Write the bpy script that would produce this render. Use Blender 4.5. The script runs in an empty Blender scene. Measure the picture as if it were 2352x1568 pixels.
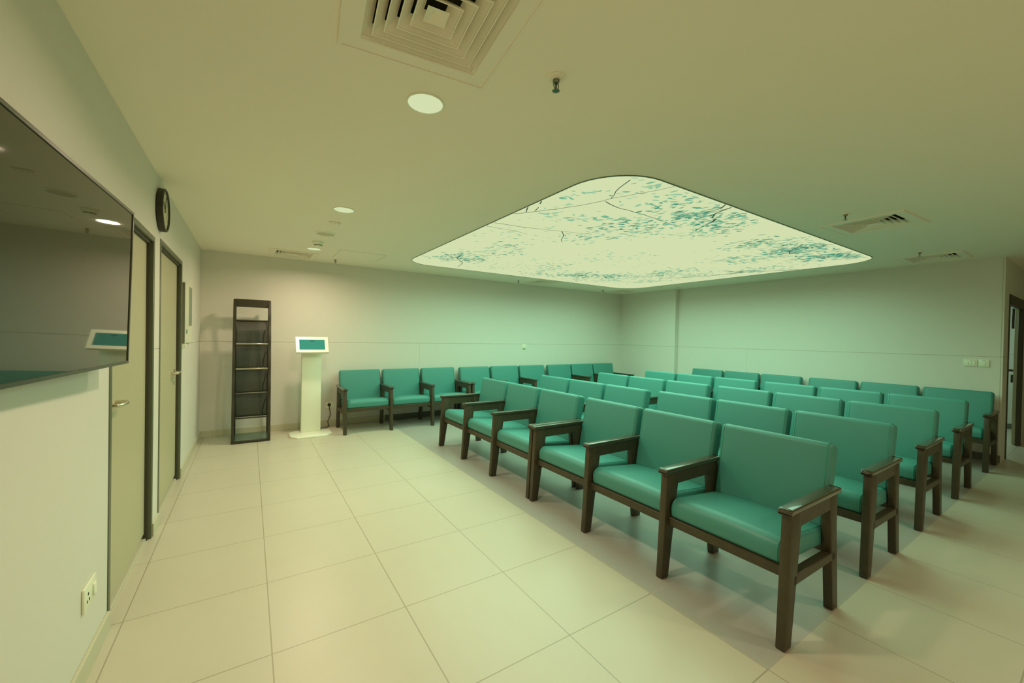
import bpy, bmesh, math, random
from mathutils import Vector, Matrix
PI = math.pi
C = bpy.context.scene.collection
R = math.radians

# ------------------------------------------------------------------ materials
def mat(name, col, rough=.5, metal=0, coat=0, bump=0, bscale=60, var=0, vscale=4, spec=.5):
    m = bpy.data.materials.new(name); m.use_nodes = True
    nt = m.node_tree; p = nt.nodes['Principled BSDF']
    p.inputs['Base Color'].default_value = (*col, 1)
    p.inputs['Roughness'].default_value = rough
    p.inputs['Metallic'].default_value = metal
    p.inputs['Coat Weight'].default_value = coat
    p.inputs['Specular IOR Level'].default_value = spec
    tc = nt.nodes.new('ShaderNodeTexCoord')
    if bump:
        n = nt.nodes.new('ShaderNodeTexNoise'); n.inputs['Scale'].default_value = bscale; n.inputs['Detail'].default_value = 4
        b = nt.nodes.new('ShaderNodeBump'); b.inputs['Strength'].default_value = bump; b.inputs['Distance'].default_value = .01
        nt.links.new(tc.outputs['Object'], n.inputs['Vector'])
        nt.links.new(n.outputs['Fac'], b.inputs['Height']); nt.links.new(b.outputs['Normal'], p.inputs['Normal'])
    if var:
        n = nt.nodes.new('ShaderNodeTexNoise'); n.inputs['Scale'].default_value = vscale; n.inputs['Detail'].default_value = 6
        r = nt.nodes.new('ShaderNodeMix'); r.data_type = 'RGBA'
        r.inputs[6].default_value = (*[c*(1-var) for c in col], 1); r.inputs[7].default_value = (*[min(1, c*(1+var)) for c in col], 1)
        nt.links.new(tc.outputs['Object'], n.inputs['Vector'])
        nt.links.new(n.outputs['Fac'], r.inputs[0]); nt.links.new(r.outputs[2], p.inputs['Base Color'])
    return m
def emit(name, col, s=1):
    m = bpy.data.materials.new(name); m.use_nodes = True
    nt = m.node_tree; nt.nodes.remove(nt.nodes['Principled BSDF'])
    e = nt.nodes.new('ShaderNodeEmission'); e.inputs['Color'].default_value = (*col, 1); e.inputs['Strength'].default_value = s
    nt.links.new(e.outputs[0], nt.nodes['Material Output'].inputs['Surface'])
    return m
def tile_mat(name, col, grout, rough):
    m = bpy.data.materials.new(name); m.use_nodes = True
    nt = m.node_tree; p = nt.nodes['Principled BSDF']; L = nt.links.new
    tc = nt.nodes.new('ShaderNodeTexCoord'); sx = nt.nodes.new('ShaderNodeSeparateXYZ'); L(tc.outputs['Object'], sx.inputs[0])
    def mth(op, a, b=None):
        n = nt.nodes.new('ShaderNodeMath'); n.operation = op
        for i, v in enumerate((a, b)):
            if v is None: continue
            if isinstance(v, (int, float)): n.inputs[i].default_value = v
            else: L(v, n.inputs[i])
        return n.outputs[0]
    def line(o, off, pitch, w):
        t = mth('SUBTRACT', o, off); t = mth('DIVIDE', t, pitch); t = mth('FRACT', t)
        t = mth('SUBTRACT', t, .5); t = mth('ABSOLUTE', t); return mth('GREATER_THAN', t, .5 - w/pitch/2)
    g = mth('MAXIMUM', line(sx.outputs[0], .0945, .5755, .0055), line(sx.outputs[1], 1.957, .582, .0055))
    n = nt.nodes.new('ShaderNodeTexNoise'); n.inputs['Scale'].default_value = 1.6; n.inputs['Detail'].default_value = 8; n.inputs['Roughness'].default_value = .65
    L(tc.outputs['Object'], n.inputs['Vector'])
    v = nt.nodes.new('ShaderNodeMix'); v.data_type = 'RGBA'; L(n.outputs['Fac'], v.inputs[0])
    v.inputs[6].default_value = (*[c*.95 for c in col], 1); v.inputs[7].default_value = (*[c*1.05 for c in col], 1)
    mx = nt.nodes.new('ShaderNodeMix'); mx.data_type = 'RGBA'; L(g, mx.inputs[0]); L(v.outputs[2], mx.inputs[6]); mx.inputs[7].default_value = (*grout, 1)
    L(mx.outputs[2], p.inputs['Base Color']); p.inputs['Roughness'].default_value = rough
    b = nt.nodes.new('ShaderNodeBump'); b.inputs['Strength'].default_value = .4; b.inputs['Distance'].default_value = .002; b.invert = True
    L(g, b.inputs['Height']); L(b.outputs['Normal'], p.inputs['Normal'])
    return m
def smoked(name, col, alpha):
    m = mat(name, col, .4); nt = m.node_tree; p = nt.nodes['Principled BSDF']; p.inputs['Alpha'].default_value = alpha; p.inputs['Specular IOR Level'].default_value = .25
    return m

WALL = mat('wall_paint', (.72,.69,.62), .55, bump=.05, bscale=180)
CEIL = mat('ceiling_paint', (.93,.85,.71), .8)
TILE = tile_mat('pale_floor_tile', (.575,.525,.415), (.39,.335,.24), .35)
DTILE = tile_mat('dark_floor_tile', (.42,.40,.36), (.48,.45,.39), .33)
SKIRT = mat('pale_skirting', (.58,.55,.40), .45)
DSKIRT = mat('dark_skirting', (.13,.14,.11), .5)
GROOVE = mat('panel_groove', (.35,.34,.24), .8)
LEATHER = mat('teal_vinyl', (.060,.270,.235), .46, bump=.04, bscale=260)
PIPE = mat('teal_stitching', (.04,.33,.25), .5)
WOOD = mat('dark_stained_wood', (.054,.043,.020), .45, bump=.05, bscale=90, var=.35, vscale=30)
WOODCAP = mat('polished_armrest_wood', (.054,.043,.020), .26, coat=.7)
BLACK = mat('black_metal', (.031,.026,.012), .5)
DARKHOLE = mat('dark_void', (.05,.043,.02), .9)
WHITE = mat('white_powder_coat', (.86,.88,.72), .35)
PLASTIC = mat('white_plastic', (.82,.83,.66), .3)
VENTW = mat('vent_white', (.91,.83,.69), .5)
GRILLE = mat('speaker_grille', (.62,.57,.42), .7)
GLASSBLK = mat('tv_glass', (.030,.025,.011), .025, spec=.6)
TVB = mat('tv_bezel', (.05,.055,.035), .3)
FRAME = mat('door_frame_grey', (.11,.125,.075), .4)
SEAL = mat('door_seal_dark', (.05,.045,.025), .6)
LEAF = mat('door_laminate', (.50,.46,.30), .45)
STEEL = mat('brushed_steel', (.62,.6,.45), .3, metal=1)
CHROME = mat('sprinkler_metal', (.25,.25,.17), .3, metal=1)
SCREEN = emit('kiosk_screen_teal', (.060,.325,.205), 1.0)
GREY = mat('grey_panel', (.25,.30,.22), .4)
SIDEG = mat('grey_side', (.16,.16,.10), .5)
ACRY = smoked('smoked_ribbed_acrylic', (.028,.030,.018), .90)
TRAY = mat('dark_glass_tray', (.09,.15,.11), .15)
DKFRAME = mat('dark_brown_frame', (.055,.045,.022), .5)
CLOCKF = mat('clock_dial', (.55,.53,.36), .35)
GLOW = emit('downlight_glow', (.645,.733,.418), 1.0)
PAN = emit('backlit_sky_print', (.645,.733,.418), 1.0)
LF1 = emit('print_pale_leaf', (.29,.54,.33), 1); LF2 = emit('print_mid_leaf', (.15,.43,.26), 1)
LF3 = emit('print_dark_leaf', (.05,.25,.16), 1); BRN = emit('print_branch', (.04,.09,.055), 1)

# ------------------------------------------------------------------ mesh helpers
class MB:
    def __init__(s): s.bm = bmesh.new()
    def box(s, x0, x1, y0, y1, z0, z1, bev=0, seg=2, M=None):
        r = bmesh.ops.create_cube(s.bm, size=1); vs = r['verts']
        for v in vs:
            v.co = Vector(((x0+x1)/2 + v.co.x*(x1-x0), (y0+y1)/2 + v.co.y*(y1-y0), (z0+z1)/2 + v.co.z*(z1-z0)))
        if bev:
            es = list({e for v in vs for e in v.link_edges})
            rr = bmesh.ops.bevel(s.bm, geom=es, offset=bev, segments=seg, affect='EDGES', profile=.5)
            vs = list({v for f in rr['faces'] for v in f.verts} | {v for v in vs if v.is_valid})
        if M is not None:
            for v in vs: v.co = M @ v.co
        return s
    def prism(s, prof, axis, a0, a1, bev=0, seg=2):
        """prof: 2-D outline; axis 'x': (y,z), 'y': (x,z), 'z': (x,y)"""
        def P(p, a):
            return {'x': (a, p[0], p[1]), 'y': (p[0], a, p[1]), 'z': (p[0], p[1], a)}[axis]
        A = [s.bm.verts.new(P(p, a0)) for p in prof]; B = [s.bm.verts.new(P(p, a1)) for p in prof]
        fs = [s.bm.faces.new(A), s.bm.faces.new(B)]
        n = len(prof)
        for i in range(n): fs.append(s.bm.faces.new((A[i], A[(i+1) % n], B[(i+1) % n], B[i])))
        bmesh.ops.recalc_face_normals(s.bm, faces=fs)
        if bev:
            es = list({e for f in fs for e in f.edges})
            bmesh.ops.bevel(s.bm, geom=es, offset=bev, segments=seg, affect='EDGES', profile=.5)
        return s
    def lathe(s, prof, c=(0,0,0), n=32, axis='z', M=None):
        rings = []
        for r, h in prof:
            ring = []
            for i in range(n):
                a = 2*PI*i/n
                p = {'z': (r*math.cos(a), r*math.sin(a), h), 'x': (h, r*math.cos(a), r*math.sin(a)), 'y': (r*math.cos(a), h, r*math.sin(a))}[axis]
                v = Vector(p)
                if M is not None: v = M @ v
                ring.append(s.bm.verts.new(v + Vector(c)))
            rings.append(ring)
        fs = []
        for a, b in zip(rings, rings[1:]):
            for i in range(n): fs.append(s.bm.faces.new((a[i], a[(i+1) % n], b[(i+1) % n], b[i])))
        fs.append(s.bm.faces.new(rings[0])); fs.append(s.bm.faces.new(rings[-1]))
        bmesh.ops.recalc_face_normals(s.bm, faces=fs)
        return s
    def tube(s, pts, r, n=8, closed=False, flat=None):
        pts = [Vector(p) for p in pts]; m = len(pts); rings = []
        up = Vector((0, 0, 1)); prev = None
        for i, p in enumerate(pts):
            if closed: t = pts[(i+1) % m] - pts[i-1]
            else: t = pts[min(i+1, m-1)] - pts[max(i-1, 0)]
            t.normalize()
            if prev is None:
                a = up if abs(t.dot(up)) < .9 else Vector((1, 0, 0))
                u = (a - t*a.dot(t)).normalized()
            else: u = (prev - t*prev.dot(t)).normalized()
            prev = u; w = t.cross(u)
            rx, ry = (r, r) if flat is None else flat
            rings.append([s.bm.verts.new(p + u*math.cos(2*PI*k/n + PI/n)*rx + w*math.sin(2*PI*k/n + PI/n)*ry) for k in range(n)])
        fs = []
        for i in range(m if closed else m-1):
            a, b = rings[i], rings[(i+1) % m]
            for k in range(n): fs.append(s.bm.faces.new((a[k], a[(k+1) % n], b[(k+1) % n], b[k])))
        if not closed: fs += [s.bm.faces.new(rings[0]), s.bm.faces.new(rings[-1])]
        bmesh.ops.recalc_face_normals(s.bm, faces=fs)
        return s
    def poly(s, pts, mi=0):
        f = s.bm.faces.new([s.bm.verts.new(p) for p in pts]); f.material_index = mi; return f
    def build(s, name, m, parent=None, smooth=True, angle=40):
        me = bpy.data.meshes.new(name); s.bm.normal_update(); s.bm.to_mesh(me); s.bm.free()
        for k in (m if isinstance(m, (list, tuple)) else [m]): me.materials.append(k)
        if smooth:
            for p in me.polygons: p.use_smooth = True
            me.set_sharp_from_angle(angle=R(angle))
        o = bpy.data.objects.new(name, me); C.objects.link(o)
        if parent is not None: o.parent = parent
        return o
def thing(name, label, cat, loc=(0,0,0), rot=(0,0,0), group=None, kind=None):
    o = bpy.data.objects.new(name, None); C.objects.link(o); o.location = loc; o.rotation_euler = rot
    o.empty_display_size = .1
    o['label'] = label; o['category'] = cat
    if group: o['group'] = group
    if kind: o['kind'] = kind
    return o
def tag(o, label=None, cat=None, group=None, kind=None):
    for k, v in (('label', label), ('category', cat), ('group', group), ('kind', kind)):
        if v: o[k] = v
    return o
def struct(name, mb, m, label, cat, smooth=False):
    return tag(mb.build(name, m, None, smooth), label, cat, None, 'structure')
def dup(root, name, loc, rot, label, group):
    r = root.copy(); C.objects.link(r); r.location = loc; r.rotation_euler = rot; r['label'] = label; r['group'] = group
    for ch in list(root.children):
        c = ch.copy(); C.objects.link(c); c.parent = r
        for g in list(ch.children):
            d = g.copy(); C.objects.link(d); d.parent = c
    return r
def rounded(poly, rads, seg=6):
    """round each corner of a 2-D outline"""
    out = []; n = len(poly)
    for i in range(n):
        p0, p, p1 = Vector(poly[i-1]), Vector(poly[i]), Vector(poly[(i+1) % n]); r = rads[i]
        if r <= 0: out.append((p.x, p.y)); continue
        a = (p0-p).normalized(); b = (p1-p).normalized(); ang = a.angle(b); d = r/math.tan(ang/2)
        s, e = p+a*d, p+b*d; c = p + (a+b).normalized()*(r/math.sin(ang/2))
        a0 = math.atan2(s.y-c.y, s.x-c.x); a1 = math.atan2(e.y-c.y, e.x-c.x); da = (a1-a0+PI) % (2*PI) - PI
        for k in range(seg+1):
            t = a0+da*k/seg; out.append((c.x+r*math.cos(t), c.y+r*math.sin(t)))
    return out
def normals2(prof):
    n = len(prof); area = sum(prof[i-1][0]*prof[i][1]-prof[i][0]*prof[i-1][1] for i in range(n)); sg = 1 if area > 0 else -1
    N = []
    for i in range(n):
        d = Vector(prof[(i+1) % n]) - Vector(prof[i-1]); d.normalize(); N.append(Vector((d.y, -d.x))*sg)
    return N

# ------------------------------------------------------------------ room shell
XL, YB, XR, XF, ZC, YE = -.529, 6.48, 7.38, 7.27, 2.412, .79
SEAM = 1.24
def wall_boxes(mb, run, axis, face, depth, z0=0, z1=ZC, seams=()):
    """panelled wall: run (a0,a1) along the wall, split at the dado seam and vertical seams below it"""
    g = .0022; a0, a1 = run
    def bx(p, q, za, zb):
        if axis == 'y': mb.box(min(face, face+depth), max(face, face+depth), p, q, za, zb)
        else: mb.box(p, q, min(face, face+depth), max(face, face+depth), za, zb)
    if z0 < SEAM < z1:
        cuts = [a0] + [c for c in seams if a0 < c < a1] + [a1]
        for i in range(len(cuts)-1):
            bx(cuts[i] + (g*.4 if i else 0), cuts[i+1] - (g*.4 if i < len(cuts)-2 else 0), z0, SEAM-g)
        bx(a0, a1, SEAM+g, z1)
        d = .006*(1 if depth > 0 else -1); f2 = face + d; e = .003; f3 = face + depth - d
        if axis == 'y': mb.box(min(f2, f3), max(f2, f3), a0+e, a1-e, z0, z1-.001)
        else: mb.box(a0+e, a1-e, min(f2, f3), max(f2, f3), z0, z1-.001)
    else: bx(a0, a1, z0, z1)

# floor: pale tile with the dark tiled seating area let into it
FX0, FX1, FY0, FY1 = -.75, 10.8, -3.2, 6.7
CX, CY = 1.826, .793
mb = MB()
def fl(x0, x1, y0, y1, mi): mb.poly([(x0,y0,0),(x1,y0,0),(x1,y1,0),(x0,y1,0)], mi)
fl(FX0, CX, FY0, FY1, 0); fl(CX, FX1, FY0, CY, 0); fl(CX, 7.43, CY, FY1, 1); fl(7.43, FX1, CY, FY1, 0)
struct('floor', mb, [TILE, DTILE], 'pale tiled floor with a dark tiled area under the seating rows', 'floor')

# ceiling with openings for the air diffusers
VENTS = [(.503,1.261), (.478,6.075), (4.545,1.235), (6.84,1.29), (4.60,6.05), (6.80,6.05)]
VH = .225
xs = sorted({FX0, FX1} | {round(v[0]+s*VH, 4) for v in VENTS for s in (-1, 1)}); ys = sorted({FY0, FY1} | {round(v[1]+s*VH, 4) for v in VENTS for s in (-1, 1)})
mb = MB()
for i in range(len(xs)-1):
    for j in range(len(ys)-1):
        cx, cy = (xs[i]+xs[i+1])/2, (ys[j]+ys[j+1])/2
        if any(abs(cx-v[0]) < VH and abs(cy-v[1]) < VH for v in VENTS): continue
        mb.poly([(xs[i],ys[j],ZC),(xs[i],ys[j+1],ZC),(xs[i+1],ys[j+1],ZC),(xs[i+1],ys[j],ZC)])
struct('ceiling', mb, CEIL, 'flat painted ceiling of the waiting room', 'ceiling')

D1 = (2.51, 3.505, 1.975); D2 = (3.70, 4.79, 2.008)
mb = MB()
for a, b in ((-3.1, D1[0]), (D1[1], D2[0]), (D2[1], YB)): wall_boxes(mb, (a, b), 'y', XL, -.15)
for d in (D1, D2): mb.box(XL-.15, XL, d[0], d[1], d[2], ZC)
struct('wall_left', mb, WALL, 'left wall with two doors and the television', 'wall')
mb = MB(); wall_boxes(mb, (XL-.15, XR+.2), 'x', YB, .15, seams=(2.385, 5.35))
struct('wall_back', mb, WALL, 'back wall behind the rack and the check-in kiosk', 'wall')
mb = MB(); wall_boxes(mb, (YE, 5.05), 'y', XR, .12, seams=(3.68,)); wall_boxes(mb, (5.05, YB), 'y', XF, .23)
struct('wall_right', mb, WALL, 'right wall behind the rearmost seating row', 'wall')
JX0, JX1, JZ = 7.70, 8.90, 2.0
mb = MB(); wall_boxes(mb, (XR+.12, JX0), 'x', YE, .12); wall_boxes(mb, (JX1, 10.6), 'x', YE, .035); mb.box(JX0, JX1, YE, YE+.035, JZ, ZC)
struct('wall_passage', mb, WALL, 'passage wall round the corner at far right with an open doorway', 'wall')
mb = MB(); wall_boxes(mb, (-3.1, YB), 'y', 10.6, .1)
struct('wall_far', mb, WALL, 'end wall of the passage', 'wall')
mb = MB(); wall_boxes(mb, (XL-.15, 10.7), 'x', -3.0, -.1)
struct('wall_front', mb, WALL, 'wall behind the viewpoint', 'wall')

H = .085
mb = MB()
for a, b in ((-3, D1[0]), (D1[1], D2[0]), (D2[1], YB)): mb.box(XL, XL+.012, a, b, 0, H, .002, 1)
struct('baseboard_left', mb, SKIRT, 'pale tile skirting along the left wall', 'baseboard')
mb = MB(); x = XL+.012
for c in (-.39, .185, .76, 1.335, CX): mb.box(x, c-.001, YB-.012, YB, 0, H, .0015, 1); x = c+.001
bb = struct('baseboard_back', mb, SKIRT, 'pale tile skirting at the foot of the back wall', 'baseboard')
mb = MB(); mb.box(CX, XF, YB-.012, YB, 0, H, .0015, 1); mb.box(XR-.012, XR, YE, 5.05, 0, H, .0015, 1); mb.box(XF-.012, XF, 5.05, YB-.012, 0, H, .0015, 1)
struct('baseboard_right', mb, DSKIRT, 'dark skirting round the seating corner', 'baseboard')
mb = MB(); mb.box(10.588, 10.6, YE+.05, 6.4, 0, H, .0015, 1); struct('baseboard_far', mb, DSKIRT, 'dark skirting in the room seen through the open doorway', 'baseboard')
mb = MB(); mb.box(XR-.0012, XR, .806, .8085, H+.001, ZC-.002); struct('trim_1', mb, GROOVE, 'thin vertical joint at the end of the right wall', 'trim')
mb = MB()
for (a, b, c, d) in ((.936,.939,5.36,5.93), (.936,1.5,5.357,5.36), (1.497,1.5,5.36,5.93)): mb.box(a, b, c, d, ZC-.0012, ZC)
struct('trim_2', mb, GROOVE, 'fine joint of the access hatch in the ceiling above the kiosk', 'trim')

# ------------------------------------------------------------------ doors
def door(name, label, d, side, hy):
    y0, y1, zt = d; w = .036
    root = thing(name, label, 'door', (XL, (y0+y1)/2, 0), kind='structure'); cy = (y0+y1)/2
    f = MB(); a, b = y0-cy, y1-cy
    for yy in ((a, a+w), (b-w, b)): f.box(-.13, .004, yy[0], yy[1], 0, zt-w, .003, 1)
    f.box(-.13, .004, a, b, zt-w, zt, .003, 1)
    f.build('frame', FRAME, root)
    s = MB()
    for yy in ((a+w, a+w+.016), (b-w-.016, b-w)): s.box(-.1, -.014, yy[0], yy[1], .0, zt-w-.016)
    s.box(-.1, -.014, a+w, b-w, zt-w-.016, zt-w)
    s.build('door_stop', SEAL, root)
    l = MB().box(-.085, -.030, a+w+.012, b-w-.012, .045, zt-w-.012, .002, 1).build('leaf', LEAF, root)
    MB().box(-.12, -.02, a+w, b-w, 0, .016, .002, 1).build('threshold', SKIRT, root)
    h = MB(); yy = hy - cy; dy = .135*side
    h.lathe([(.026,0),(.026,.008)], (-.030, yy, 1.0), 20, 'x')
    P = [(-.035,yy,1.0),(.005,yy,1.0),(.016,yy+.012*side,1.0),(.018,yy+.03*side,1.0),(.018,yy+dy-.03*side,1.0),(.014,yy+dy-.008*side,1.0),(0,yy+dy,1.0),(-.03,yy+dy,1.0)]
    h.tube(P, .010, 10)
    hd = h.build('lever_handle', STEEL, l)
    MB().box(-.031, -.024, yy-.016, yy+.016, .89, .945, .003, 1).build('lock_cylinder', STEEL, l)
    return root
door('door_1', 'nearer beige laminate door on the left wall, partly hidden by the television', D1, 1, 2.63)
door('door_2', 'farther beige laminate door on the left wall, below the clock', D2, -1, 4.60)
# doorway round the corner
root = thing('door_3', 'dark-framed open doorway at the far right edge', 'door', (JX0, YE, 0), kind='structure')
f = MB(); W = JX1-JX0
f.box(0, .03, -.010, .034, 0, JZ-.12, .002, 1); f.box(W-.04, W, -.010, .034, 0, JZ-.12, .002, 1); f.box(0, W, -.012, .034, JZ-.12, JZ, .002, 1)
f.box(W, W+.05, -.010, -.0005, 0, JZ, .002, 1)
f.build('frame', DKFRAME, root)
lf = MB().box(W+.03, W+.85, .038, .072, .012, JZ-.03, .002, 1).build('leaf', LEAF, root)
h = MB(); h.tube([(W+.10,.072,1.03),(W+.10,.112,1.03),(W+.22,.116,1.03)], .016, 8); h.box(W+.07, W+.12, .072, .098, .86, .97, .003, 1); h.build('lever_handle', DKFRAME, lf)
MB().box(W+.05, W+.16, .072, .100, 1.62, 1.90, .004, 1).build('door_closer', DKFRAME, lf)

# ------------------------------------------------------------------ seating
PT = .628; LT = .042; HW = 1.5*PT
def side_profiles():
    front = [(-.040,0),(.022,0),(.100,.535),(.072,.60),(-.008,.60)]
    rear = [(.482,0),(.548,0),(.512,.42),(.512,.60),(.425,.60),(.425,.53),(.437,.43)]
    return front, rear
def make_bench(label, group):
    root = thing('three_seat_bench', label, 'bench', (0,0,0), group=group)
    fp, rp = side_profiles()
    for k in range(4):
        u = -HW + k*PT
        MB().prism(fp, 'x', u-LT/2, u+LT/2, .007, 2).build('front_leg', WOOD, root)
        MB().prism(rp, 'x', u-LT/2, u+LT/2, .005, 2).build('rear_leg', WOOD, root)
        MB().prism([(.06,.525),(.45,.525),(.45,.598),(.06,.598)], 'x', u-LT/2+.002, u+LT/2-.002, .004, 1).build('arm_rail', WOOD, root)
        MB().prism([(.03,.270),(.50,.262),(.50,.305),(.03,.318)], 'x', u-.021, u+.021, .004, 1).build('stretcher', WOOD, root)
        cap = rounded([(-.026,.598),(.535,.598),(.538,.618),(.528,.624),(-.014,.624),(-.028,.614)], [.004,.004,.006,.006,.008,.006], 3)
        m = MB(); m.prism(cap, 'x', u-.029, u+.029, .006, 3); m.build('armrest', WOODCAP, root)
    m = MB(); m.box(-HW+LT/2, HW-LT/2, .012, .040, .300, .348, .003, 1)
    m.build('front_rail', WOOD, root)
    MB().box(-HW+LT/2, HW-LT/2, .455, .485, .295, .350, .003, 1).build('rear_rail', WOOD, root)
    MB().box(-HW+LT/2, HW-LT/2, .500, .512, .46, .52, .002, 1).build('back_rail', WOOD, root)
    # cushions
    seat = rounded([(.018,.345),(.525,.315),(.535,.405),(.012,.458)], [.03,.012,.02,.052], 7)
    back = rounded([(.468,.405),(.545,.400),(.648,.815),(.548,.838)], [.018,.018,.034,.028], 7)
    def cushion(prof, hw, re, crown, cdir, name):
        N = normals2(prof); m = MB(); bm = m.bm; secs = []
        for k in range(6):
            t = k/5*PI/2; secs.append((-hw + re*(1-math.cos(t)) , re*(1-math.sin(t))*.75))
        inner = [(-hw+re + (2*hw-2*re)*j/10, 0) for j in range(1, 10)]
        secs = secs + inner + [(-a, b) for a, b in reversed(secs)]
        rings = []
        for a, ins in secs:
            q = max(0, 1-(a/hw)**2)**.6
            ring = []
            for p, n in zip(prof, N):
                o = -ins + crown*q*max(0, n.dot(cdir))
                ring.append(bm.verts.new((a, p[0]+n.x*o, p[1]+n.y*o)))
            rings.append(ring)
        n = len(prof)
        for A, B in zip(rings, rings[1:]):
            for i in range(n): bm.faces.new((A[i], A[(i+1) % n], B[(i+1) % n], B[i]))
        bm.faces.new(rings[0]); bm.faces.new(rings[-1])
        bmesh.ops.recalc_face_normals(bm, faces=bm.faces[:])
        me = m.build(name, LEATHER, None, True, 60)
        for s in (-1, 1):
            st = MB()
            a = s*(hw-re*.75)
            q = max(0, 1-(a/hw)**2)**.6
            ins = re*.02
            st.tube([(a, p[0]+n.x*(-ins+crown*q*max(0, n.dot(cdir))), p[1]+n.y*(-ins+crown*q*max(0, n.dot(cdir)))) for p, n in zip(prof, N)], .0022, 5, True)
            st.build('piping', PIPE, me)
        return me
    hw = PT/2 - LT/2 - .004
    s0 = cushion(seat, hw, .024, .012, Vector((-.15, 1)).normalized(), 'seat_cushion')
    b0 = cushion(back, PT/2-.020, .026, .006, Vector((-1, .1)).normalized(), 'backrest')
    for k in range(3):
        for o in (s0, b0):
            if k == 0: c = o
            else:
                c = o.copy(); C.objects.link(c)
                for g in list(o.children): d = g.copy(); C.objects.link(d); d.parent = c
            c.parent = root; c.location = (-HW + PT/2 + k*PT, 0, 0)
    return root
ROWS = [('front row', 2.015, 2.022), ('second row', 3.040, 2.985), ('third row', 4.150, 4.135), ('fourth row', 5.290, 5.285), ('rear row', 6.690, 6.690)]
Y1, Y2 = .815, 2.762
first = None
rest = {'front row': ('the seating row nearest the viewpoint', 'pale floor'), 'second row': ('the second seating row', ''), 'third row': ('the third seating row', ''), 'fourth row': ('the fourth seating row', ''), 'rear row': ('the rear seating row', '')}
LBL = {
 ('front row',0): 'largest teal three-seat bench, at the near end of the front row beside the pale floor',
 ('front row',1): 'teal three-seat bench at the far end of the front row, next to the back-wall benches',
 ('second row',0): 'teal three-seat bench at the near end of the second row, directly behind the largest bench',
 ('second row',1): 'teal three-seat bench at the far end of the second row',
 ('third row',0): 'teal three-seat bench at the near end of the third row',
 ('third row',1): 'teal three-seat bench at the far end of the third row',
 ('fourth row',0): 'teal three-seat bench at the near end of the fourth row',
 ('fourth row',1): 'teal three-seat bench at the far end of the fourth row',
 ('rear row',0): 'shaded teal three-seat bench against the right wall under the light switches',
 ('rear row',1): 'teal three-seat bench against the right wall, farther from the light switches'}
GRP = 'teal three-seat waiting benches'
for rn, xa, xb in ROWS:
    for i, (x, y) in enumerate(((xa, Y1+HW), (xb, Y2+HW))):
        loc = (x, y, 0); rot = (0, 0, -PI/2)
        if first is None:
            first = make_bench(LBL[(rn, i)], GRP); first.location = loc; first.rotation_euler = rot
        else: dup(first, 'b', loc, rot, LBL[(rn, i)], GRP)
for x, lb in ((1.095, 'teal three-seat bench along the back wall beside the white kiosk'),
              (3.045, 'middle teal three-seat bench of the three along the back wall'),
              (4.990, 'teal three-seat bench along the back wall nearest the far corner')):
    dup(first, 'b', (x+HW, 5.80-.02, 0), (0, 0, 0), lb, GRP)

# ------------------------------------------------------------------ kiosk
k = thing('check_in_kiosk', 'white floor-standing kiosk with tilted teal touchscreen near the back wall', 'kiosk', (.712, 6.10, 0))
MB().prism([(-.185,-.28),(.170,-.28),(.246,-.19),(.246,.06),(.17,.13),(-.18,.13),(-.257,.06),(-.257,-.18)], 'z', 0, .022, .004, 2).build('base_plate', WHITE, k)
MB().prism([(-.115,0),(.127,0),(.127,.10),(-.115,.10)], 'z', .022, 1.16, .004, 2).build('column', WHITE, k)
TM = Matrix.Translation((0, -.065, 1.208)) @ Matrix.Rotation(R(-32), 4, 'X')
m = MB(); hw, hh, t = .197, .120, .034; iw, ih = .156, .079
for (a, b, c, d) in ((-hw,hw,ih,hh), (-hw,hw,-hh,-ih), (-hw,-iw,-ih,ih), (iw,hw,-ih,ih)): m.box(a, b, -t/2, t/2, c, d, 0, 1, TM)
m.box(-iw, iw, -t/2+.006, t/2, -ih, ih, 0, 1, TM)
head = m.build('screen_housing', WHITE, k)
MB().box(-iw, iw, -t/2+.004, -t/2+.0065, -ih, ih, 0, 1, TM).build('touchscreen', SCREEN, head)
m = MB()
for (a, b, c, d) in ((-.024,-.006,.060,.064), (-.019,-.015,.046,.060), (-.010,-.006,.046,.058), (-.002,.010,.060,.064), (-.002,.002,.046,.060), (.006,.009,.050,.060), (.013,.026,.060,.064), (.013,.017,.054,.060), (.014,.026,.052,.055), (.022,.026,.046,.052), (.012,.024,.044,.047)):
    m.box(a, b, -t/2+.0025, -t/2+.0045, c, d, 0, 1, TM)
m.build('screen_mark', DARKHOLE, head)
MB().box(-.06, .06, -.055, .05, 1.13, 1.18, .004, 1).build('neck', WHITE, k)

# ------------------------------------------------------------------ brochure rack
rk = thing('brochure_rack', 'tall black brochure rack with ribbed smoked pockets by the back wall', 'rack', (.030, 6.15, 0))
WX = .190
def curve_y(z):   # front edge of the side rails, seen from the side
    return .06 - .285*math.sin(PI/2*min(1, max(0, (1.78-z)/1.78))**.8) - .010*math.sin(z*2*PI/.307)
for s in (-1, 1):
    m = MB(); pts = [(s*WX, curve_y(1.78-1.77*i/36), 1.78-1.77*i/36) for i in range(37)]
    m.tube(pts, .018, 4, flat=(.02, .020)); m.build('front_rail', BLACK, rk)
    MB().tube([(s*(WX-.006), .245, 0), (s*(WX-.006), .10, 1.78)], .016, 4).build('rear_post', BLACK, rk)
    MB().box(s*WX-.014, s*WX+.014, -.225, .255, 0, .03, .003, 1).build('foot_bar', BLACK, rk)
    MB().box(s*WX-.012, s*WX+.012, .05, .11, 1.755, 1.78, .003, 1).build('top_bar', BLACK, rk)
MB().box(-WX, WX, .045, .068, 1.690, 1.790, .003, 1).build('header_panel', BLACK, rk)
MB().box(-WX-.012, WX+.012, -.240, -.212, .0, .032, .004, 1).build('base_bar', BLACK, rk)
MB().box(-WX+.012, WX-.012, -.212, .245, .020, .028, .002, 1).build('base_tray', TRAY, rk)
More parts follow.
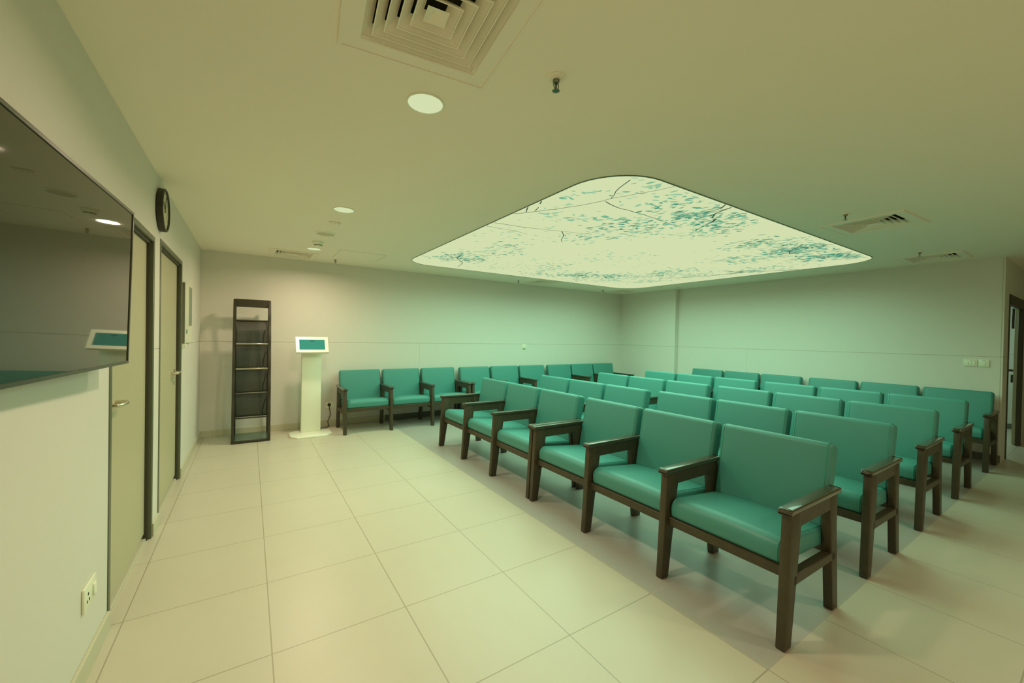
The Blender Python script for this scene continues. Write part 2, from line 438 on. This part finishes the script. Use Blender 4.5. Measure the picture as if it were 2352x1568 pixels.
MB().tube([(-WX, .01, 1.515), (WX, .01, 1.515)], .010, 8).build('cross_rod', BLACK, rk)
for i, (zt, zb) in enumerate(((1.51,1.235), (1.215,.925), (.905,.62), (.60,.325))):
    # corrugated pocket back sloping forward to a lip
    m = MB(); n = 120; w = WX-.022; prev = None
    yt = curve_y(zt)+.05; yb_ = curve_y(zb)+.012
    for j in range(n+1):
        x = -w + 2*w*j/n; o = .0022*math.sin(j*PI/1.5)
        cur = [m.bm.verts.new((x, yt*(1-q)+yb_*q + o - .02*math.sin(q*PI), zt*(1-q)+zb*q)) for q in (0, .25, .5, .75, 1)]
        if prev:
            for q in range(4): m.bm.faces.new((prev[q], cur[q], cur[q+1], prev[q+1]))
        prev = cur
    pk = m.build('pocket_panel', ACRY, rk, True, 80)
    # dark inner shelf behind the panel
    MB().box(-w, w, yb_+.005, yb_+.10, zb-.004, zb+.004, .001, 1).build('shelf_plate', BLACK, rk)
    yl = curve_y(zb)-.016
    MB().box(-w, w, yl-.004, yl+.012, zb-.022, zb-.006, .002, 1).build('front_lip', STEEL if i < 2 else BLACK, rk)
    for s in (-1, 1):
        P = []
        for q in range(9):
            a = q/8*PI/2; P.append((s*(w-.002)-s*.05*math.sin(a)*(s > 0), yb_+.14 - .13*math.sin(a), zb + .19*math.cos(a)))
        MB().tube(P, .007, 6).build('side_bracket', BLACK, rk)

# ------------------------------------------------------------------ television, clock, panel
tv = thing('television', 'large black flat television on the left wall, cut by the left edge', 'television', (-.4437, 1.756, 1.54), (0, R(1.2), R(-2.4)))
w, hh = .555, .318
m = MB(); b = .011
for (a, c, d, e) in ((-w,w,hh-b,hh), (-w,w,-hh,-hh+b), (-w,-w+b,-hh+b,hh-b), (w-b,w,-hh+b,hh-b)): m.box(-.03, 0, a, c, d, e)
m.build('bezel', TVB, tv)
MB().box(-.028, -.003, -w+b, w-b, -hh+b, hh-b).build('screen', GLASSBLK, tv)
MB().box(-.052, -.028, -.3, .3, -.2, .2, .006, 2).build('rear_housing', TVB, tv)
MB().box(-.0815, -.050, -.02, .02, -.1, .1, .002, 1).build('wall_mount', TVB, tv)

ck = thing('wall_clock', 'round black-rimmed wall clock high on the left wall above the doors', 'clock', (XL, 3.665, 2.195))
MB().lathe([(.130,0),(.146,.004),(.146,.036),(.140,.040),(.132,.038),(.128,.028),(.0001,.028)], (0,0,0), 48, 'x').build('rim', BLACK, ck)
m = MB(); m.lathe([(.128,.027),(.128,.030),(.0001,.030)], (0,0,0), 48, 'x'); nf = len(m.bm.faces)
for q in range(12): m.box(.0295, .0306, -.002, .002, .104, .120, 0, 1, Matrix.Rotation(q*PI/6, 4, 'X'))
m.bm.faces.ensure_lookup_table()
for q in range(nf, len(m.bm.faces)): m.bm.faces[q].material_index = 1
m.build('dial', [CLOCKF, BLACK], ck)
m = MB()
for a, l, wd in ((R(55), .075, .007), (R(-20), .105, .005)):
    M = Matrix.Rotation(a, 4, 'X'); m.box(.0305, .032, -wd, wd, -.015, l, 0, 1, M)
m.build('hands', BLACK, ck)

wp = thing('wall_panel', 'slim white wall panel with a grey inset strip, beside the farther door', 'panel', (XL, 4.83, 1.25))
MB().box(0, .020, 0, .012, 0, .57, .001, 1).build('side_edge', SIDEG, wp)
MB().box(0, .022, .012, .52, 0, .575, .002, 1).build('housing', PLASTIC, wp)
MB().box(.021, .024, .28, .51, .17, .56, .001, 1).build('inset_strip', GREY, wp)
MB().box(.021, .025, .08, .16, .09, .13, .001, 1).build('button', GREY, wp)
MB().box(0, .03, .0, .06, -.045, -.004, .004, 1).build('cable_gland', PLASTIC, wp)

# ------------------------------------------------------------------ sockets and switches
def plate(name, label, cat, loc, rotz, w, h, group=None):
    t = thing(name, label, cat, loc, (0, 0, rotz), group)
    MB().box(-w/2, w/2, -.010, 0, -h/2, h/2, .004, 2).build('plate', PLASTIC, t)
    return t
# plates face local -Y
s1 = plate('wall_socket', 'white wall socket low on the left wall under the television', 'socket', (XL, 2.243, .312), PI/2, .145, .095)
m = MB()
for (a, c) in ((-.03,.012), (-.042,-.014), (-.018,-.014)): m.lathe([(.006,-.0108),(.006,-.0095)], (a, 0, c), 10, 'y')
m.build('socket_hole', DARKHOLE, s1)
MB().box(.022, .05, -.016, -.009, -.024, .024, .003, 1).build('rocker', WHITE, s1)
s2 = plate('wall_socket', 'white wall socket on the back wall with the kiosk plug in it', 'socket', (1.010, YB, .306), 0, .112, .095)
MB().box(.018, .042, -.014, -.009, -.022, .022, .003, 1).build('rocker', WHITE, s2)
pg = thing('power_plug', 'black plug and cable running from the back-wall socket to the kiosk', 'plug', (1.000, YB-.012, .315))
MB().lathe([(.020,0),(.024,-.010),(.022,-.022),(.010,-.034)], (0,0,0), 16, 'y').build('plug_body', BLACK, pg)
MB().tube([(0,-.03,-.004),(.0,-.034,-.05),(.012,-.034,-.10),(.014,-.036,-.15),(-.004,-.044,-.19),(-.022,-.05,-.23),(-.016,-.06,-.275),(-.004,-.07,-.300),(-.03,-.10,-.3065),(-.07,-.15,-.3065),(-.12,-.19,-.30),(-.155,-.22,-.285)], .005, 6).build('cable', BLACK, pg)
def switch(label, y, w, n):
    t = plate('light_switch', label, 'switch', (XR, y, 1.160), -PI/2, w, .088)
    rw = .022
    for q in range(n):
        c = (q-(n-1)/2)*.027; MB().box(c-rw/2, c+rw/2, -.014, -.009, -.026, .020, .002, 1).build('rocker', WHITE, t)
    m = MB()
    for q in range(n*2): m.box(-.013*n+.013*2*q/2, -.013*n+.013*2*q/2+.008, -.0106, -.0098, .030, .034)
    m.build('marking', GREY, t)
switch('wider white switch plate with three rockers, left of the pair on the right wall', 1.042, .112, 3)
switch('narrower white switch plate with one rocker, right of the pair on the right wall', .934, .088, 1)
cb = plate('call_point', 'small white square wall unit high above the middle back-wall bench', 'switch', (4.517, YB+.001, 1.188), 0, .092, .092)
MB().box(-.022, .022, -.014, -.009, -.045, -.028, .002, 1).build('tab', GREY, cb)
MB().box(-.03, .03, -.013, -.009, .018, .03, .002, 1).build('indicator', WHITE, cb)

# ------------------------------------------------------------------ ceiling fittings
VL = ['square air diffuser nearest the viewpoint, cut by the top edge', 'square air diffuser above the brochure rack and kiosk', 'square air diffuser right of the leafy light panel, with dark slots',
      'square air diffuser above the rear row near the right wall', 'square air diffuser between the leafy panel and the back wall', 'square air diffuser in the far corner of the ceiling']
vent0 = None
for (x, y), lb in zip(VENTS, VL):
    if vent0 is None:
        vent0 = v = thing('air_diffuser', lb, 'air vent', (x, y, ZC), (0, 0, R(-6.5)), group='square ceiling air diffusers')
        m = MB(); O, I = .283, .216
        for (a, b2, c, d) in ((-O,O,I,O), (-O,O,-O,-I), (-O,-I,-I,I), (I,O,-I,I)): m.box(a, b2, c, d, -.007, 0)
        for (a, b2, c, d) in ((-O,O,O-.012,O), (-O,O,-O,-O+.012), (-O,-O+.012,-O+.012,O-.012), (O-.012,O,-O+.012,O-.012)): m.box(a, b2, c, d, -.010, -.007)
        m.build('frame', VENTW, v)
        for h in (.216, .180, .145, .108, .071):
            m = MB(); bm = m.bm; t = h-.034
            def ring(hh, z): return [bm.verts.new(p) for p in ((-hh,-hh,z),(hh,-hh,z),(hh,hh,z),(-hh,hh,z))]
            a1, a2, a3, b1, b2_, b3 = ring(t,.034), ring(h-.002,.0), ring(h,-.006), ring(t-.004,.034), ring(h-.006,-.002), ring(h-.004,-.006)
            for A, B in ((a1,a2),(a2,a3),(b2_,b1),(b3,b2_),(a3,b3)):
                for q in range(4): bm.faces.new((A[q], A[(q+1)%4], B[(q+1)%4], B[q]))
            bmesh.ops.recalc_face_normals(bm, faces=bm.faces[:])
            m.build('louver_ring', VENTW, v, False)
        m = MB(); bm = m.bm; h = .055
        h = .036; A = [bm.verts.new(p) for p in ((-h,-h,-.004),(h,-h,-.004),(h,h,-.004),(-h,h,-.004))]; ap = bm.verts.new((0,0,.012)); tp = bm.verts.new((0,0,.016))
        for q in range(4): bm.faces.new((A[q], A[(q+1)%4], ap)); bm.faces.new((A[(q+1)%4], A[q], tp))
        m.build('centre_cone', VENTW, v, False)
        m = MB(); h = .262
        for (a, b2, c, d) in ((-h,h,h-.003,h), (-h,h,-h,-h+.003), (-h,-h+.003,-h,h), (h-.003,h,-h,h)): m.box(a, b2, c, d, .001, .16)
        m.box(-h, h, -h, h, .157, .16)
        m.build('plenum_box', DARKHOLE, v)
    else: dup(vent0, 'v', (x, y, ZC), (0,0,R(-3) if x == 4.545 else 0), lb, 'square ceiling air diffusers')

def lamp(name, kind, loc, energy, col, parent=None, **kw):
    l = bpy.data.lights.new(name, kind); l.energy = energy; l.color = col
    for a, b in kw.items(): setattr(l, a, b)
    o = bpy.data.objects.new(name, l); C.objects.link(o); o.location = loc
    if parent is not None: o.parent = parent
    return o
WARM = (1.0, .80, .56)
DL = [(.655, 1.755, 'nearest and largest round downlight in the ceiling'), (.655, 3.630, 'middle round downlight of the three above the pale aisle'), (.655, 5.510, 'farthest round downlight, beside the smoke detector above the kiosk'),
      (.655, -2.0, 'round downlight far behind the viewpoint'), (3.3, -1.0, 'unseen fill downlight added outside the view to the right')]  # last entry is an unseen fill, added to brighten right-hand floor and ceiling
d0 = None
EDL = 16.5
for x, y, lb in DL:
    if d0 is None:
        d0 = thing('downlight', lb, 'light', (x, y, ZC), group='round ceiling downlights')
        MB().lathe([(.086,0),(.086,-.004),(.080,-.006),(.077,-.003),(.077,0)], (0,0,0), 40).build('trim_ring', WHITE, d0)
        MB().lathe([(.077,-.0005),(.077,-.003),(.0001,-.0035)], (0,0,0), 40).build('diffuser', GLOW, d0)
        lamp('downlight_lamp', 'AREA', (0,0,-.012), EDL, WARM, d0, shape='DISK', size=.15, spread=R(164))
    else: dup(d0, 'd', (x, y, ZC), (0,0,0), lb, 'round ceiling downlights')

# speaker, detectors, sprinklers, sensor
sp = thing('ceiling_speaker', 'round white ceiling speaker between the farther downlights', 'speaker', (.655, 4.60, ZC))
MB().lathe([(.105,0),(.105,-.005),(.098,-.009),(.090,-.009),(.088,-.005),(.088,0)], (0,0,0), 40).build('ring', WHITE, sp)
MB().lathe([(.089,-.001),(.089,-.005),(.05,-.008),(.0001,-.009)], (0,0,0), 40).build('grille', GRILLE, sp)
ss = thing('ceiling_sensor', 'small rectangular ceiling sensor plate between the middle downlight and the speaker', 'sensor', (.660, 4.085, ZC))
MB().box(-.05, .05, -.022, .022, -.012, 0, .004, 2).build('housing', VENTW, ss)
m = MB()
for q in (-.033, 0, .033): m.box(q-.005, q+.005, -.005, .005, -.0135, -.011)
m.build('lens', GREY, ss)
def detector(x, y, lb):
    t = thing('smoke_detector', lb, 'smoke detector', (x, y, ZC), group='ceiling smoke detectors')
    MB().lathe([(.062,0),(.062,-.012),(.056,-.018),(.046,-.034),(.040,-.036),(.040,-.044),(.036,-.050),(.0001,-.052)], (0,0,0), 36).build('body', PLASTIC, t)
    m = MB()
    for q in range(8): m.box(.037, .0415, -.012, .012, -.0435, -.0365, 0, 1, Matrix.Rotation(q*PI/4+.25, 4, 'Z'))
    m.build('vent_slot', DARKHOLE, t)
detector(.645, 5.07, 'white smoke detector on the ceiling in front of the farthest downlight')
detector(7.02, 4.86, 'white smoke detector on the ceiling near the far corner pillar')
SPL = [(1.026,1.280,'nearest sprinkler head, right of the nearest downlight'), (4.016,1.262,'sprinkler head beside the diffuser right of the leafy panel'), (6.30,1.293,'sprinkler head beside the diffuser near the right wall'),
       (.995,6.08,'sprinkler head above the kiosk at the back wall'), (4.095,6.087,'sprinkler head between the leafy panel and the middle of the back wall'), (6.25,6.083,'sprinkler head nearest the far corner')]
p0 = None
for x, y, lb in SPL:
    if p0 is None:
        p0 = t = thing('sprinkler_head', lb, 'sprinkler', (x, y, ZC), group='ceiling sprinkler heads')
        MB().lathe([(.040,0),(.040,-.003),(.030,-.004),(.027,-.009),(.014,-.009)], (0,0,0), 28).build('escutcheon', VENTW, t)
        m = MB(); m.lathe([(.014,-.008),(.014,-.016),(.010,-.022)], (0,0,0), 16)
        for s in (-1, 1): m.tube([(s*.009,0,-.020),(s*.013,0,-.030),(s*.009,0,-.042),(s*.002,0,-.050)], .0024, 6)
        m.build('body', CHROME, t)
        MB().lathe([(.0028,-.020),(.0034,-.030),(.0028,-.045)], (0,0,0), 10).build('glass_bulb', DARKHOLE, t)
        m = MB(); m.lathe([(.004,-.048),(.010,-.051),(.010,-.053),(.0001,-.053)], (0,0,0), 16)
        for q in range(12): m.box(.008, .016, -.0018, .0018, -.053, -.0515, 0, 1, Matrix.Rotation(q*PI/6, 4, 'Z'))
        m.build('deflector', CHROME, t)
    else: dup(p0, 's', (x, y, ZC), (0,0,0), lb, 'ceiling sprinkler heads')
cp = thing('ceiling_sensor', 'tiny white ceiling plate between the leafy panel and the right wall', 'sensor', (6.75, 5.05, ZC))
MB().box(-.05, .05, -.03, .03, -.008, 0, .003, 1).build('housing', PLASTIC, cp)

# ------------------------------------------------------------------ backlit leafy ceiling panel
PX0, PX1, PY0, PY1, PR = 1.845, 6.585, 1.690, 5.690, .40
lp = thing('ceiling_light_panel', 'large backlit ceiling panel printed with leafy branches above the seating', 'light', ((PX0+PX1)/2, (PY0+PY1)/2, ZC))
ox, oy = (PX0+PX1)/2, (PY0+PY1)/2
def rr(d, n=10): return rounded([(PX0-ox-d,PY0-oy-d),(PX1-ox+d,PY0-oy-d),(PX1-ox+d,PY1-oy+d),(PX0-ox-d,PY1-oy+d)], [PR+d]*4, n)
m = MB(); bm = m.bm
A, B = rr(.003), rr(-.002)
v1 = [bm.verts.new((*p, 0)) for p in A]; v2 = [bm.verts.new((*p, -.006)) for p in A]; v3 = [bm.verts.new((*p, -.006)) for p in B]; v4 = [bm.verts.new((*p, 0)) for p in B]
n = len(A)
for P, Q in ((v1,v2),(v2,v3),(v3,v4)):
    for i in range(n): bm.faces.new((P[i], P[(i+1)%n], Q[(i+1)%n], Q[i]))
bmesh.ops.recalc_face_normals(bm, faces=bm.faces[:])
m.build('edge_frame', mat('panel_edge', (.10,.22,.16), .4), lp)
m = MB(); m.poly([(*p, -.002) for p in rr(0)], 0)
rnd = random.Random(7)
def inside(x, y, mg=.02):
    qx = max(PX0+PR-x, x-PX1+PR, 0); qy = max(PY0+PR-y, y-PY1+PR, 0)
    return math.hypot(qx, qy) < PR-mg
zc = [-.0026]
def leaf(x, y, a, l, w, mi):
    c, s = math.cos(a), math.sin(a); P = []
    zc[0] -= 2e-7
    for t, q in ((-.5,0),(-.28,.36),(0,.5),(.25,.36),(.5,0),(.25,-.36),(0,-.5),(-.28,-.36)):
        px, py = x + t*l*c - q*w*s, y + t*l*s + q*w*c
        if not inside(px, py): return
        P.append((px-ox, py-oy, zc[0]))
    m.poly(P, mi)
CLUST = [(2.19,4.97,'D'),(2.26,4.6,'M'),(2.48,4.82,'D'),(2.53,4.18,'M'),(2.44,3.89,'M'),(2.7,4.12,'L'),(2.04,3.67,'S'),(2.07,3.42,'S'),(2.51,3.37,'S'),(2.97,3.07,'M'),(2.1,2.7,'L'),(2.04,2.84,'S'),(1.98,2.28,'L'),(1.98,2.18,'L'),(2.0,2.41,'S'),(2.11,2.07,'L'),(2.34,2.96,'S'),(2.31,2.68,'L'),(2.39,2.65,'L'),(2.48,2.62,'L'),(2.57,2.57,'L'),(2.76,2.54,'D'),(2.72,2.4,'L'),(2.8,2.9,'M'),(3.1,2.68,'M'),(2.34,2.08,'S'),(2.21,1.84,'S'),(3.72,3.84,'S'),(3.7,4.68,'M'),(3.89,5.21,'M'),(4.55,4.92,'D'),(4.98,4.69,'D'),(3.64,4.43,'S'),(3.27,4.45,'S'),(3.96,3.57,'S'),(3.0,5.15,'S'),(3.74,3.66,'S'),(2.21,1.85,'L'),(2.29,1.78,'L'),(2.51,2.01,'L'),(2.54,1.84,'L'),(2.79,1.96,'L'),(2.72,1.82,'L'),(2.73,1.77,'L'),(2.82,1.78,'M'),(2.63,1.98,'M'),(2.57,1.79,'M'),(3.06,2.01,'D'),(3.1,1.91,'D'),(3.09,2.1,'M'),(3.38,2.01,'D'),(3.36,1.9,'M'),(3.34,1.76,'M'),(3.69,2.05,'M'),(3.71,2.18,'M'),(3.52,2.18,'M'),(3.6,1.85,'M'),(3.74,1.78,'S'),(3.73,2.38,'S'),(3.37,2.44,'S'),(3.14,2.61,'L'),(2.99,2.39,'M'),(3.15,2.36,'M'),(4.46,2.17,'D'),(4.63,2.11,'M'),(4.66,1.89,'M'),(5.04,1.98,'D'),(5.1,1.87,'M'),(5.16,2.14,'D'),(5.23,2.05,'D'),(4.59,2.44,'S'),(5.1,2.82,'M'),(5.38,2.69,'M'),(5.28,2.45,'M'),(5.03,2.21,'S'),(5.8,2.08,'D'),(5.82,1.89,'D'),(6.0,1.84,'D'),(5.45,1.87,'M'),(6.13,2.28,'S'),(5.91,2.46,'S'),(6.13,2.83,'M'),(6.18,3.16,'M'),(5.77,3.25,'S'),(5.39,3.68,'M'),(5.92,3.8,'M'),(5.34,3.99,'M'),(5.3,4.47,'M'),(5.96,4.68,'M'),(4.05,3.48,'S'),(4.6,3.85,'S'),(6.26,3.82,'S'),
 (5.6,4.2,'M'),(4.3,5.1,'M'),(4.8,5.2,'M'),(5.3,5.0,'M'),(4.2,4.85,'S'),(5.7,4.9,'S'),(2.9,4.85,'S'),(3.4,4.95,'S'),(3.2,5.35,'S')]
KIND = {'L': (8, .10, .15, .080, .026, (1,1,1,2)), 'M': (27, .20, .30, .070, .021, (1,2,2,2,3)), 'S': (11, .24, .30, .055, .015, (1,1,2)), 'D': (42, .18, .24, .080, .023, (2,2,3,3))}
VD = Vector((.547, .837))
for cx, cy, kd in CLUST:
    nn, sx, sy, ll, ww, mis = KIND[kd]
    dist = math.hypot(cx, cy); base = math.atan2(cy, cx) - PI/2 + rnd.uniform(-.5, .5)
    f = .6 + .5*min(1, dist/5); nn = int(nn*(.68 + 1.0*max(0, dist-3.2)/3))
    for q in range(nn):
        x = cx + rnd.gauss(0, sx*.55*f); y = cy + rnd.gauss(0, sy*.55*f)
        l = ll*rnd.uniform(.4, 1.3)*(.75+.17*dist/3)
        leaf(x, y, base + rnd.gauss(0, .5), l, ww*rnd.uniform(.6, 1.5)*(.75+.17*dist/3), rnd.choice(mis))
def branch(pts, w):
    pts = [Vector(p) for p in pts]; jit = [pts[0]]
    for a, b in zip(pts, pts[1:]):
        L = (b-a).length; k = max(1, int(L/.06)); nrm = Vector((-(b-a).y, (b-a).x)).normalized() if L else Vector((0,0))
        for j in range(1, k+1): jit.append(a+(b-a)*j/k + nrm*rnd.uniform(-.006, .006)*(j < k))
    for i, (a, b) in enumerate(zip(jit, jit[1:])):
        d = (b-a);
        if d.length < 1e-5: continue
        nrm = Vector((-d.y, d.x)).normalized()*w/2*(1-.5*i/len(jit)); zc[0] -= 2e-7
        Q = [a+nrm, b+nrm, b-nrm, a-nrm]
        if all(inside(p.x, p.y, .004) for p in Q): m.poly([(p.x-ox, p.y-oy, zc[0]) for p in Q], 4)
for P, w in (([(2.07,1.69),(2.08,1.8),(2.13,1.94),(2.24,2.12)],.009), ([(1.86,2.86),(1.98,2.69),(2.08,2.54),(2.15,2.4),(2.23,2.2),(2.24,2.12),(2.34,1.9),(2.38,1.8),(2.41,1.70)],.010), ([(2.26,2.19),(2.42,2.23),(2.76,2.23),(3.24,2.27)],.010),
             ([(1.86,3.19),(2.17,3.15),(2.54,3.04),(2.8,2.98),(2.84,2.81)],.010), ([(2.54,3.04),(2.66,3.15),(2.75,3.29),(2.84,3.38)],.009), ([(3.14,1.71),(3.16,1.79),(3.19,1.87),(3.27,1.94)],.016), ([(3.04,1.70),(3.1,1.77),(3.1,1.91)],.012),
             ([(3.33,1.94),(3.4,2.02),(3.41,2.07)],.02), ([(6.57,2.52),(6.22,3.19),(5.87,3.29)],.03), ([(6.22,3.19),(6.15,3.75),(5.81,4.36)],.03), ([(1.86,3.33),(2.14,3.31),(2.34,3.33)],.008),
             ([(2.26,4.68),(2.31,4.92),(2.51,5.16),(2.56,5.3),(2.61,5.52)],.014), ([(5.14,1.71),(5.14,1.87)],.016), ([(1.86,2.65),(1.92,2.76)],.010), ([(1.86,2.47),(1.89,2.53)],.010), ([(1.93,2.6),(1.96,2.69)],.008), ([(5.7,1.72),(5.82,1.95),(5.75,2.15)],.012), ([(4.9,1.9),(5.2,2.15),(5.35,2.2)],.014)):
    branch(P, w)
m.build('printed_diffuser', [PAN, LF1, LF2, LF3, BRN], lp, False)
COOL = (.45, 1.0, .68)
lamp('panel_lamp', 'AREA', (0, 0, -.02), 150, COOL, lp, spread=R(164), shape='RECTANGLE', size=PX1-PX0-.2, size_y=PY1-PY0-.2)
# a lamp in the room behind the open doorway
lamp('side_room_lamp', 'AREA', (9.2, 1.9, 2.35), 16, (.6,1,.8), None, shape='DISK', size=.3)

# ------------------------------------------------------------------ camera
yaw, pitch, roll = -.5788, -.0094, .0187
c, s = math.cos(yaw), math.sin(yaw)
r = Vector((c, s, 0)); f = Vector((-s, c, 0)); u = Vector((0, 0, 1))
f, u = math.cos(pitch)*f + math.sin(pitch)*u, -math.sin(pitch)*f + math.cos(pitch)*u
r, u = math.cos(roll)*r + math.sin(roll)*u, -math.sin(roll)*r + math.cos(roll)*u
cam = bpy.data.cameras.new('camera'); co = bpy.data.objects.new('camera', cam); C.objects.link(co)
cam.sensor_width = 36; cam.lens = 36*922.913/2352; cam.clip_start = .02
M = Matrix((r, u, -f)).transposed().to_4x4(); M.translation = Vector((0, 0, 1.36)); co.matrix_world = M
sc = bpy.context.scene; sc.camera = co
w = bpy.data.worlds.new('world'); sc.world = w; w.use_nodes = True
w.node_tree.nodes['Background'].inputs[0].default_value = (.02,.02,.015,1)
sc.view_settings.view_transform = 'Standard'; sc.view_settings.look = 'None'; sc.view_settings.gamma = 1; sc.view_settings.exposure = 0
try: sc.view_settings.use_curve_mapping = False
except Exception: pass
sc.cycles.max_bounces = 10; sc.cycles.diffuse_bounces = 7; sc.cycles.use_denoising = True
